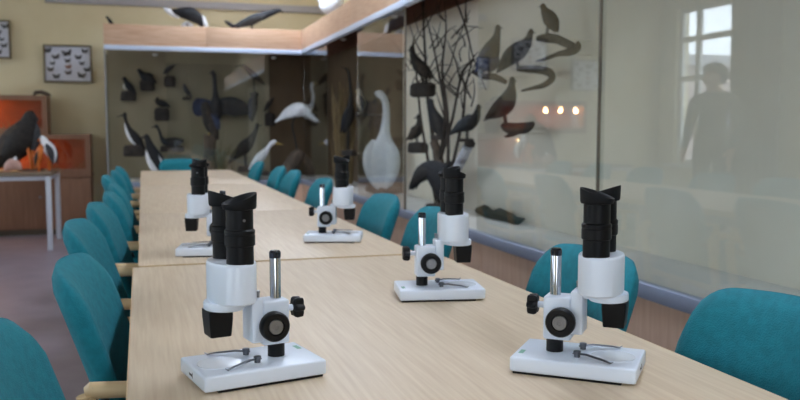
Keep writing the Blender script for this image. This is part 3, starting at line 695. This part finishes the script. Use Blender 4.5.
# pale bird shape added in place of an egret's reflection, left of swan
b = Bird('gull_shape', 'pale gull shape standing in for an egret reflection, left of the swan', 'bird', GS, ('X', 1.80), (361, 112))
b.loft('body', 'f_cream', [(362, 112, .8), (362, 107, 3.4), (361, 100, 4.2), (360, 94, 2.8), (359, 90.4, 2.2), (358.6, 88.4, .9)]); b.loft('beak', 'beak_yellow', [(357.6, 91, .8), (354.6, 92, .2)]); b.wings('f_grey', [(362, 96, .8), (364, 103, 2.4), (364.5, 112, .4)], 3); b.stand(355, 368, 112, 117, 8)
# 21..25 birds around the bare tree
SX = ('X', 1.80)
b = Bird('mounted_bird', 'dark brown bird on a black block, upper left of bare tree', 'bird', GS, SX, (421, 97))
b.loft('body', 'f_dark', [(431, 79, .6), (427, 74, 3.4), (420.5, 68, 6.0), (415, 60, 4.4), (412.6, 53, 2.7), (412, 48.5, 2.5), (412, 45.6, 1.0)]); b.loft('beak', 'beak_dark', [(410.6, 49.6, 1), (407.6, 50.6, .25)]); b.wings('f_brown', [(418, 62, 1.2), (424, 69.5, 3.6), (431, 79, .5)], 4.6); b.legs('beak_dark', [(422, 73), (423, 83)], 1.6, .7); b.stand(409, 436.5, 82.5, 97, 12); b.eye(411.6, 48.6, 2)
b = Bird('mounted_bird', 'dark bird on an oval base, lower left of bare tree', 'bird', GS, SX, (417, 152))
b.loft('body', 'f_dark', [(408.4, 139.5, .6), (411, 136.5, 2.6), (415.5, 132, 5.4), (419, 126, 3.8), (419, 120, 2.2), (418.4, 116.6, 2.1), (418.2, 114.4, .9)]); b.loft('beak', 'beak_dark', [(417, 117.4, .9), (414, 118.4, .25)]); b.wings('f_brown', [(419.5, 126, 1), (415, 133, 3.2), (408.4, 140.4, .5)], 4); b.legs('beak_dark', [(416.5, 135), (417, 143)], 1.5, .6); b.stand(407.5, 428, 142, 153, 14); b.eye(417.8, 116.6, 1.7)
b = Bird('mounted_bird', 'blackish bird sitting upright against the bare tree trunk', 'bird', GS, ('X', 1.80), (437, 139))
b.loft('body', 'f_black', [(444, 139, .8), (441, 132, 5), (436.5, 122, 6.2), (432.6, 112, 4.2), (431, 105.5, 3), (430.6, 101, 2.7), (430.6, 98.4, 1)]); b.loft('beak', 'beak_dark', [(429, 102, 1), (426, 103, .25)]); b.wings('f_dark', [(435, 113, 1.2), (440, 125, 4), (445, 140, .6)], 4.8); b.stand(430, 447, 135, 140, 10); b.eye(430, 101.4, 2.2)
b = Bird('mounted_bird', 'dark grouse leaning up to the right with long tail, right of bare tree', 'bird', GS, ('X', 1.8), (465, 138))
b.loft('body', 'f_dark', [(448, 136.5, .4), (454, 132, 1.8), (461, 126.5, 5.2), (469, 122.5, 7.0), (474.5, 118, 4.6), (476.6, 111.5, 2.6), (477.4, 107, 2.0), (477.4, 104.8, .8)]); b.loft('beak', 'beak_dark', [(478.4, 107, .9), (481, 108, .2)]); b.wings('f_slate', [(472, 118, 1.4), (465, 124, 4.4), (453, 132.5, .5)], 5.2); b.legs('beak_dark', [(467, 128), (467, 140)], 1.6, .7); b.stand(458, 474, 138.5, 142, 9); b.eye(477.6, 106.8, 1.6)
b = Bird('mounted_grouse', 'big black grouse with drooping wing at the foot of the bare tree', 'bird', GS, ('X', 1.72), (428, 204))
b.loft('body', 'f_black', [(412, 190, 1.5), (415, 182, 4), (421.5, 173, 6.5), (431, 171, 9.5), (440, 177, 12), (446, 189, 11), (450, 202, 5)], .7); b.loft('head', 'f_black', [(441, 172, 4), (446, 165.5, 3.4), (449.5, 163.4, 2.8), (451.4, 164, 1)]); b.loft('beak', 'beak_dark', [(451, 164.6, 1.1), (455, 166, .3)]); b.wings('f_dark', [(436, 170, 1.6), (426, 173, 5), (416, 182, 2.4), (412.6, 190, .6)], 6); b.legs('beak_dark', [(437, 186), (436, 204)], 2.4, 1); b.stand(425, 452, 203, 209, 15)
# birds on wall branches
def branch_pts(b, pts, off=0):
    q = pts[len(pts)//2]; b.peg(b.P(q[0], q[1]))
    return b.loft('perch_branch', 'twig', [(x, y, r*1.35) for x, y, r in pts], .9, off)
WX = ('X', 1.79)
b = Bird('mounted_pheasant', 'dark bird with upright neck on a pale branch, blue reflection painted on breast', 'bird', GS, WX, (490, 78))
b.loft('body', 'f_slate', [(479, 74, 1), (482, 68, 5), (487.5, 59, 9), (491.5, 49, 7.6), (495, 40, 4.2), (496.6, 33, 2.7), (496.8, 28.4, 2.4), (496.4, 26, 1)], .8); b.loft('breast', 'f_blue', [(478, 58, 2), (484, 60, 7), (491, 62, 8.5), (497, 58, 3)], .88); b.loft('beak', 'beak_dark', [(498, 28.6, 1), (501.4, 29.8, .25)]); b.wings('f_blue', [(492, 48, 1.6), (486, 58, 5), (479, 72, .6)], 6.4); b.legs('beak_dark', [(489, 66), (490, 76)], 2, .8); branch_pts(b, [(474, 71, 1.4), (484, 76, 2), (494, 77, 2.2), (505, 83, 1.4)]); b.eye(497, 28.4, 1.9)  # blue breast patch paints a pane reflection onto the bird
b = Bird('mounted_grouse', 'grey grouse stretching up to the right on a forked branch', 'bird', GS, WX, (515, 70))
b.loft('body', 'f_grey', [(498, 72, .6), (503, 66, 3.6), (510, 57.5, 7.4), (518, 51, 8), (524.5, 45, 5.4), (527.5, 38.5, 3), (528.8, 33.6, 2.3), (529, 31, .9)], .8); b.loft('crest', 'f_dark', [(526.5, 39, 2), (528.8, 33.6, 2.45), (529, 30.4, .8)]); b.loft('beak', 'beak_dark', [(530.4, 33.8, .9), (533, 34.8, .2)]); b.wings('f_slate', [(522, 47, 1.4), (513, 55, 4.8), (502, 67, .6)], 6.2); b.legs('beak_dark', [(516, 58), (518, 69)], 1.8, .7)
branch_pts(b, [(517, 69, 1.4), (526, 69.5, 2.4), (538, 71, 2.6), (546, 74, 2.6), (548, 80, 2.2), (541, 86, 1.8), (531, 88.5, 1.2), (521, 91, .6)])
b = Bird('mounted_grouse', 'small dark grouse standing upright on the highest forked branch', 'bird', GS, WX, (547, 38))
b.loft('body', 'f_brown', [(554.5, 32.5, 1.2), (553, 27, 4.6), (549.5, 19.5, 6.6), (545.8, 13, 4.6), (543.6, 8.4, 2.7), (543, 5.6, 2.4), (543, 3.6, 1)], .85); b.wings('f_dark', [(547, 13, 1.2), (552, 21, 3.8), (554.6, 32, 1.0)], 5); b.loft('beak', 'beak_dark', [(541.6, 6, .9), (539, 7, .2)]); b.legs('beak_dark', [(548, 25), (546.5, 37)], 2, .7)
branch_pts(b, [(538, 38, 1.6), (547, 38, 3), (556, 40, 2.8), (564, 44.5, 2.6), (570, 48, 2.6)]); branch_pts(b, [(574.5, 43, .6), (573.5, 49, 2.8), (567, 53, 2.6), (557, 54.6, 1.6), (546, 58.5, 1.2), (537.5, 60.5, .5)])
b = Bird('mounted_grouse', 'dark slate grouse with pointed tail on a short log', 'bird', GS, WX, (507, 130))
b.loft('body', 'f_slate', [(485, 120.5, .5), (490, 117, 2), (497, 112, 6), (504.5, 105, 8.6), (509, 96, 6.6), (510.8, 87, 3.4), (511.2, 80.5, 2.8), (511, 77.4, 1.1)], .8); b.loft('beak', 'beak_dark', [(512.6, 80.6, 1), (515.6, 82, .25)]); b.wings('f_dark', [(508, 96, 1.4), (501, 106, 4.8), (489, 118, .6)], 6.4); b.legs('beak_dark', [(504, 111), (506, 124)], 2, .9); branch_pts(b, [(503, 124, 2), (507, 127.5, 3.4), (516, 128.5, 3.6), (525, 127.5, 3.4), (531, 123, 1.4)]); branch_pts(b, [(520, 129, 2), (513, 133.5, 2), (505, 137, .7)]); b.eye(511.4, 80, 2.2)
# on top of the cases
ZTop = ZH1
b = Bird('mounted_bird', 'dark feathered tail tip sticking up at left end of case top', 'bird', GT, ('Y', 8.75), (112, 28))
b.loft('tail', 'f_black', [(106.8, 16.5, .9), (109.6, 20, 1.5), (112.5, 24.6, 1.7), (116, 27.5, 2.2), (121, 29, 3), (127, 28.5, 2), (130, 27.8, .6)])
b = Bird('mounted_bird', 'black and white bird with drooping head on top of end case', 'bird', GT, ('Y', 8.75), (187, 30))
b.loft('body', 'f_black', [(203, 26, 2), (199, 19.5, 5.2), (191, 14.5, 6.4), (183, 13, 5.2), (176, 12.5, 3.4), (171, 11, 1.5)], .9); b.loft('head', 'f_white', [(180, 17, 2.2), (174, 14, 3.2), (168, 10.5, 2.2), (164, 8.2, .6)], .8); b.loft('belly', 'f_white', [(182, 26, 1.4), (187, 24.5, 3.2), (193, 26, 1.4)]); b.wings('f_black', [(178, 12, 1.4), (188, 15, 4), (199, 21, 1)], 5); b.loft('tail', 'f_white', [(198.5, 14.5, 1.4), (202.5, 19, 2.6), (207, 26.5, 1.4)], .9)
b.legs('beak_dark', [(188, 24), (188, 30)], 2, .8)
b = Bird('mounted_bird', 'long grey bird with black raised bill on top of end case', 'bird', GT, ('Y', 8.75), (252, 30))
b.loft('body', 'f_grey', [(231, 27, .8), (237, 25.5, 2.2), (246, 22.5, 4.2), (256, 18.5, 4.8), (264, 15.5, 3.6), (270, 13, 2.4)], .8); b.loft('head', 'f_black', [(262, 18, 3), (268, 14.8, 3.0), (274, 12.4, 2.6), (279, 10.8, 1.7), (281.5, 10.2, .7)], .8); b.loft('beak', 'beak_dark', [(278, 11.6, 1.2), (284.5, 12.4, .3)]); b.loft('tail', 'f_black', [(225, 21, .8), (228, 23, 1.8), (233, 26, 2.0), (240, 27, 1.5)], .8); b.wings('f_dark', [(262, 17.5, 1), (252, 22, 2.8), (241, 26.4, .5)], 3.6); b.legs('beak_dark', [(252, 22), (252, 30)], 1.5, .7)
b = Bird('mounted_bird', 'white bird on top of side case, cut by the upper picture edge', 'bird', GT, ('X', 1.80), (332, 16))
b.loft('body', 'f_white', [(321, 0, 2), (324, 4, 5.5), (330, 6, 7.6), (337, 2, 7), (341, -6, 4), (342, -13, 3), (340.5, -18, 3), (338, -19.5, 1.2)], .8); b.loft('beak', 'beak_orange', [(338.5, -18, 1.4), (332, -17, .4)]); b.wings('f_white', [(337, 0, 2), (330, 3, 4.5), (320, -1, .8)], 5); b.legs('beak_dark', [(332, 10), (332, 20)], 2, .8)

# ------------------------------------------------------------------ side case dressing
rd = MB(); rn = random.Random(11)
base = at_x(343, 178, 1.80)
base.z = ZT
for k in range(60):
    a = rn.uniform(0, 2*PI); r = rn.uniform(0, .09); h = rn.uniform(.45, .98)
    p = base+Vector((math.cos(a)*r, math.sin(a)*r*1.2, 0)); lean = Vector((math.cos(a)*.05, math.sin(a)*.10, 0))*rn.uniform(.2, 1)
    rd.tube([p, p+lean*.4+Vector((0, 0, h*.5)), p+lean+Vector((0, 0, h*.85)), p+lean*1.6+Vector((rn.uniform(-.02, .02), rn.uniform(-.05, .05), h))], [.006, .006, .005, .002], 5)
tag(rd.build('dry_reeds', 'reed_dry', None), 'tall bundle of dry tan reeds near the case corner', 'reeds', kind='stuff')
g = MB()
base = at_y(222, 170, 8.8); base.z = ZT
for k in range(40):
    a = rn.uniform(0, 2*PI); r = rn.uniform(0, .12); h = rn.uniform(.15, .42)
    p = base+Vector((math.cos(a)*r, math.sin(a)*r*.5, 0))
    g.tube([p, p+Vector((rn.uniform(-.04, .04), 0, h*.6)), p+Vector((rn.uniform(-.14, .14), rn.uniform(-.04, .04), h))], [.006, .005, .0015], 5)
tag(g.build('dry_grass', 'grass_dry', None), 'tuft of dry olive grass beside the mossy stump', 'grass', kind='stuff')
# bare tree
tb = at_x(438, 200, 1.80); tb.z = ZT
tree = empty('bare_tree', tb, 0, 'bare branching twig tree with birch stubs among the birds', 'tree')
kk = (tb-EYE).dot(FW)/F_PX
by = 199.0
def tp(x, y, o=0): v = RT*((x-438)*kk) + Vector((0, 0, (200-y)*kk*1.0)) + Vector((o, 0, 0)); v.x = max(-.18, min(.16, v.x)) ; return v
def stem(name, pts, m='twig'):
    P = []; jx = random.uniform(-.16, .10) if m == 'twig' else 0
    for i, (x, y, r) in enumerate(smooth_pts([tuple(map(float, q)) for q in pts])):
        # keep within the depth of the case: move along the case direction
        q = at_x(x, y, 1.82+jx*i/max(1, 4*len(pts))) - tb; P.append((q, r*kk))
    return MB().tube([p for p, r in P], [r for p, r in P], 7).build(name, m, tree)
stem('trunk', [(440, 206, 3.2), (437, 170, 2.6), (432, 130, 2.2), (427, 90, 1.8), (425, 50, 1.4), (423, 10, 1.0), (424, -16, .6)])
for pts in ([(438, 165, 2), (445, 120, 1.5), (440, 80, 1.2), (433, 45, 1.0), (427, 20, .7), (420, 2, .4)], [(440, 160, 2), (452, 120, 1.4), (458, 90, 1.2), (462, 72, 1.0), (470, 62, .8), (478, 52, .4)],
            [(434, 50, 1), (441, 40, .7), (449, 30, .5), (456, 26, .3)], [(460, 80, 1), (456, 62, .8), (451, 50, .6), (447, 40, .3)], [(441, 82, 1), (450, 66, .7), (455, 48, .6), (462, 30, .5), (470, 10, .3)],
            [(470, 44, .8), (466, 28, 1.0), (459, 8, .9), (452, -8, .5)], [(470, 44, .8), (474, 60, .7), (486, 90, .4)], [(426, 60, 1), (417, 45, .7), (411, 30, .5), (407, 16, .3)], [(427, 88, 1), (418, 72, .8), (407, 58, .4)],
            [(424, 30, .8), (432, 16, .6), (440, 4, .4)], [(458, 90, 1), (449, 84, .6), (443, 76, .4)], [(462, 74, .8), (465, 90, .6), (471, 96, .3)], [(457, 96, .8), (466, 88, .5), (474, 80, .3)], [(438, 72, .7), (446, 74, .5), (452, 80, .3)],
            [(428, 100, 1), (422, 86, .7), (414, 78, .4)], [(446, 122, 1), (440, 104, .7), (436, 92, .4)], [(425, 40, .7), (418, 30, .5), (414, 12, .3)]):
    stem('branch', pts)
rt_ = random.Random(5)
for k in range(34):
    x = rt_.uniform(408, 472); y = rt_.uniform(20, 110); a = rt_.uniform(-.9, .9); l = rt_.uniform(18, 40); bnd = rt_.uniform(-.5, .5)
    stem('branch', [(x, y, .75), (x+math.sin(a)*l*.5, y-math.cos(a)*l*.5, .55), (x+math.sin(a+bnd)*l, y-math.cos(a+bnd)*l, .25)])
for pts in ([(444, 200, 2.2), (448, 160, 1.8), (447, 110, 1.5), (442, 70, 1.2), (446, 30, .8), (444, -5, .4)], [(436, 200, 2), (428, 160, 1.6), (421, 120, 1.3), (417, 80, 1.0), (413, 40, .6)], [(446, 190, 2), (456, 150, 1.6), (463, 115, 1.3), (466, 85, 1.0), (474, 55, .6)]):
    stem('branch', pts)
stem('birch_stub', [(442, 172, 4.2), (439, 158, 4.4), (434, 142, 4.6)], 'log_bark')
sb_ = stem('birch_stub', [(452, 178, 4.2), (460, 163, 4.6), (468, 147, 4.8)], 'birch_bark')
q = at_x(469.5, 144, 1.82)-tb
MB().tube([q+Vector((0, 0, -.012)), q+Vector((0, -.006, .008)), q+Vector((0, -.01, .03))], [.03, .034, .012], 9).build('stub_end', 'stand_dark', tree)
# moss / driftwood on the side case floor
ms = MB()
pts = [(478, 205), (484, 207.5), (492, 208.5), (500, 211), (508, 214), (516, 219), (524, 223)]
P = []
for i, (x, y) in enumerate(pts):
    p = at_x(x, y, 1.93); p.z = ZT+.022+.012*math.sin(i*2.3); P.append(p)
ms.tube(P, [.02, .035, .03, .036, .03, .026, .008], 9)
tag(ms.build('driftwood', 'moss', None), 'dark mossy driftwood lying on the side case floor', 'driftwood')

# ------------------------------------------------------------------ birds on the side table
SY = ('Y', 8.6); GL = 'mounted birds on the side table'
b = Bird('mounted_eagle', 'big dark brown eagle standing on the side table', 'bird', GL, SY, (24, 172))
b.loft('body', 'f_dark', [(-12, 170, 1), (-3, 163, 6), (8, 153, 12), (19, 142, 14.5), (27, 130, 11.5), (31, 121, 7.4), (32, 115, 5.6), (32, 111, 2.4)], .85); b.wings('f_brown', [(22, 126, 3), (12, 142, 8), (-4, 164, 1.2)], 8.5); b.loft('breast', 'f_grey', [(36, 122, 2), (37.5, 132, 4.2), (36, 143, 4.2), (33, 150, 2)], .8)
b.loft('beak', 'beak_dark', [(35, 117, 2), (38.6, 118.6, 1.5), (40, 121.4, .4)]); b.legs('beak_orange', [(30, 146), (33, 160), (34, 171)], 4.2, 1.6); b.eye(34.2, 115.6, 4, .8); b.stand(12, 44, 169, 173, 22, 'log_bark')
b = Bird('gull_shape', 'white gull with orange bill standing right of the eagle', 'bird', GL, ('Y', 8.5), (48, 172))
b.loft('body', 'f_white', [(54, 163, 1), (53, 156, 4.4), (50, 149, 5.6), (46, 142.5, 3.8), (44, 138.4, 3), (43.4, 135.8, 1.2)], .85); b.wings('f_grey', [(49, 144, 1.2), (53, 152, 3.4), (55.5, 164, .6)], 4.6); b.loft('beak', 'beak_orange', [(42, 139, 1.5), (38.6, 141, .4)]); b.legs('beak_orange', [(50, 155), (49, 172)], 1.8, .9); b.stand(42, 56, 170.5, 173, 10, 'log_bark'); b.eye(43.4, 138, 2.5, .6)
b = Bird('puffin', 'small bird with orange feet standing at front of the side table', 'bird', GL, ('Y', 8.4), (41, 172))
b.loft('body', 'beak_orange', [(37.5, 167, 1.2), (38.5, 160, 3.0), (40.5, 152, 3.4), (42, 147, 2.2), (42.4, 144.6, .8)], .8); b.loft('beak', 'beak_dark', [(43.6, 147, .9), (46, 148, .2)]); b.wings('f_brown', [(40, 151, .7), (37.5, 158, 1.8), (36.5, 166, .3)], 2.6); b.legs('beak_orange', [(39, 163), (39, 173)], 1.2, .7); b.eye(42.4, 146.4, 1.9)
b.e['label'] = 'small bright orange bird between the eagle and the gull'; b.e.name = 'mounted_bird'
b = Bird('shell', 'pale pink conch-like shell on the side table', 'shell', None, ('Y', 8.4), (14, 174))
b.loft('body', 'pink_stone', [(5, 172, 1), (8, 168, 4.2), (13, 165, 6.2), (18, 166.5, 4.6), (22, 169, 1.2)], .9); b.loft('spire', 'f_white', [(14, 163, 3), (15.5, 159.5, 2), (16.5, 156.6, .5)], .9)

# ------------------------------------------------------------------ curtain beside the far left window
cu = MB(); N = 60; rs = []
for z in (.12, .8, 1.6, 2.75):
    rs.append([(XL+.14+.045*math.sin(i*1.05+.2*z)+.012*math.sin(i*.37), 7.35+.8*i/N, z) for i in range(N+1)])
for A, B in zip(rs, rs[1:]):
    for i in range(N):
        cu.bm.faces.new([cu.bm.verts.new(p) for p in (A[i], A[i+1], B[i+1], B[i])])
bmesh.ops.remove_doubles(cu.bm, verts=cu.bm.verts, dist=1e-5)
co = cu.build('curtain', 'curtain_brown', None, ang=80)
sm = co.modifiers.new('cloth', 'SOLIDIFY'); sm.thickness = .006
tag(co, 'brown hanging curtain beside the far left window', 'curtain')
MB().tube([(XL+.14, 7.2, 2.78), (XL+.14, 9.55, 2.78)], .014, 10).build('curtain_rod', 'grey_metal', None)
tag(bpy.data.objects['curtain_rod'], 'thin metal rod above the far left window', 'curtain rod')

# ------------------------------------------------------------------ person standing before the far left window (mirrored in the side glass)
def make_person(loc, rz, label):
    V = []; Ed = []; Rad = []
    def v(p, r, par=None):
        V.append(p); Rad.append(r)
        if par is not None: Ed.append((par, len(V)-1))
        return len(V)-1
    pel = v((0, 0, .96), (.155, .115)); wa = v((0, .005, 1.10), (.135, .10), pel); ch = v((0, 0, 1.27), (.165, .115), wa); sh = v((0, -.01, 1.40), (.13, .085), ch)
    nk = v((0, .0, 1.49), (.058, .058), sh); hd0 = v((0, .02, 1.56), (.068, .078), nk); hd1 = v((0, .022, 1.63), (.078, .095), hd0); hd2 = v((0, .015, 1.70), (.066, .082), hd1)
    nose = v((0, .115, 1.615), (.014, .016), hd1)
    for sx in (-1, 1):
        ear = v((sx*.084, .01, 1.615), (.012, .02), hd1)
        a0 = v((sx*.185, -.01, 1.39), (.068, .068), sh); a1 = v((sx*.245, -.015, 1.13), (.05, .05), a0); a2 = v((sx*.235, .07, .90), (.034, .034), a1); pm = v((sx*.23, .10, .83), (.022, .034), a2)
        for k, (oy, ln) in enumerate(((-.024, .062), (-.008, .075), (.009, .078), (.025, .070))):
            f1 = v((sx*.228, .105+oy, .795-.35*ln), (.0095, .0095), pm); f2 = v((sx*.215, .112+oy, .795-ln), (.008, .008), f1)
        t1 = v((sx*.205, .135, .83), (.011, .011), pm); t2 = v((sx*.195, .15, .795), (.009, .009), t1)
        l0 = v((sx*.095, 0, .88), (.10, .10), pel); l1 = v((sx*.105, .015, .50), (.066, .066), l0); l2 = v((sx*.11, -.02, .11), (.046, .046), l1); l3 = v((sx*.115, -.01, .055), (.045, .05), l2); l4 = v((sx*.13, .14, .038), (.042, .034), l3)
    me = bpy.data.meshes.new('body'); me.from_pydata(V, Ed, []); o = bpy.data.objects.new('tmp_body', me); COL.objects.link(o)
    sk = o.modifiers.new('s', 'SKIN'); ss = o.modifiers.new('d', 'SUBSURF'); ss.levels = 2; ss.render_levels = 2
    if not me.skin_vertices: me.attributes  # layer is made by the modifier
    lay = me.skin_vertices[0].data if len(me.skin_vertices) else None
    if lay is None:
        bpy.context.view_layer.objects.active = o; bpy.ops.mesh.customdata_skin_add(); lay = me.skin_vertices[0].data
    for d, r in zip(lay, Rad): d.radius = r; d.use_root = False
    lay[0].use_root = True
    bpy.context.view_layer.update()
    ev = o.evaluated_get(bpy.context.evaluated_depsgraph_get()); nm = bpy.data.meshes.new_from_object(ev)
    bpy.data.objects.remove(o)
    nm.materials.clear()
    for m in ('coat_dark', 'skin', 'trouser', 'shoe'): nm.materials.append(MATS[m])
    for p in nm.polygons:
        c = p.center; p.use_smooth = True
        p.material_index = 1 if (c.z > 1.475 or (abs(c.x) > .17 and .65 < c.z < .885)) else (3 if c.z < .095 else (2 if c.z < .84 else 0))
    e = empty('person', loc, rz, label, 'person'); e.scale = (1.22, 1.2, 1.02)
    b = bpy.data.objects.new('body', nm); COL.objects.link(b); b.parent = e
    h = MB(); h.lathe([(.03, 1.785), (.07, 1.765), (.092, 1.725), (.1, 1.67), (.098, 1.62), (.085, 1.56)], (0, -.012, 0), seg=24, sy=1.06, ztop=lambda a, r, z: .10*max(0, math.sin(a))**2 if z < 1.70 else 0)
    h.build('hair', 'hair_dark', e)
    for sx in (-1, 1): MB().lathe([(.002, -.008), (.009, 0), (.002, .008)], (sx*.032, .108, 1.638), axis='y', seg=10).build('eye', 'eye', e)
    MB().tube([(-.026, .103, 1.575), (0, .110, 1.573), (.026, .103, 1.575)], [.003, .007, .003], 8).build('mouth', 'lips', e)
    return e
mat('coat_dark', '#23262b', .9, '#2c2f35', 20); mat('skin', '#c99a80', .55, '#d2a58b', 8); mat('trouser', '#1f2126', .9); mat('shoe', '#131313', .4); mat('hair_dark', '#1d1714', .6, '#2a211c', 30); mat('lips', '#9c5f56', .5)
make_person((-2.72, 7.62, 0), R(-110), 'person in dark coat standing by the far left window, mirrored in the glass')
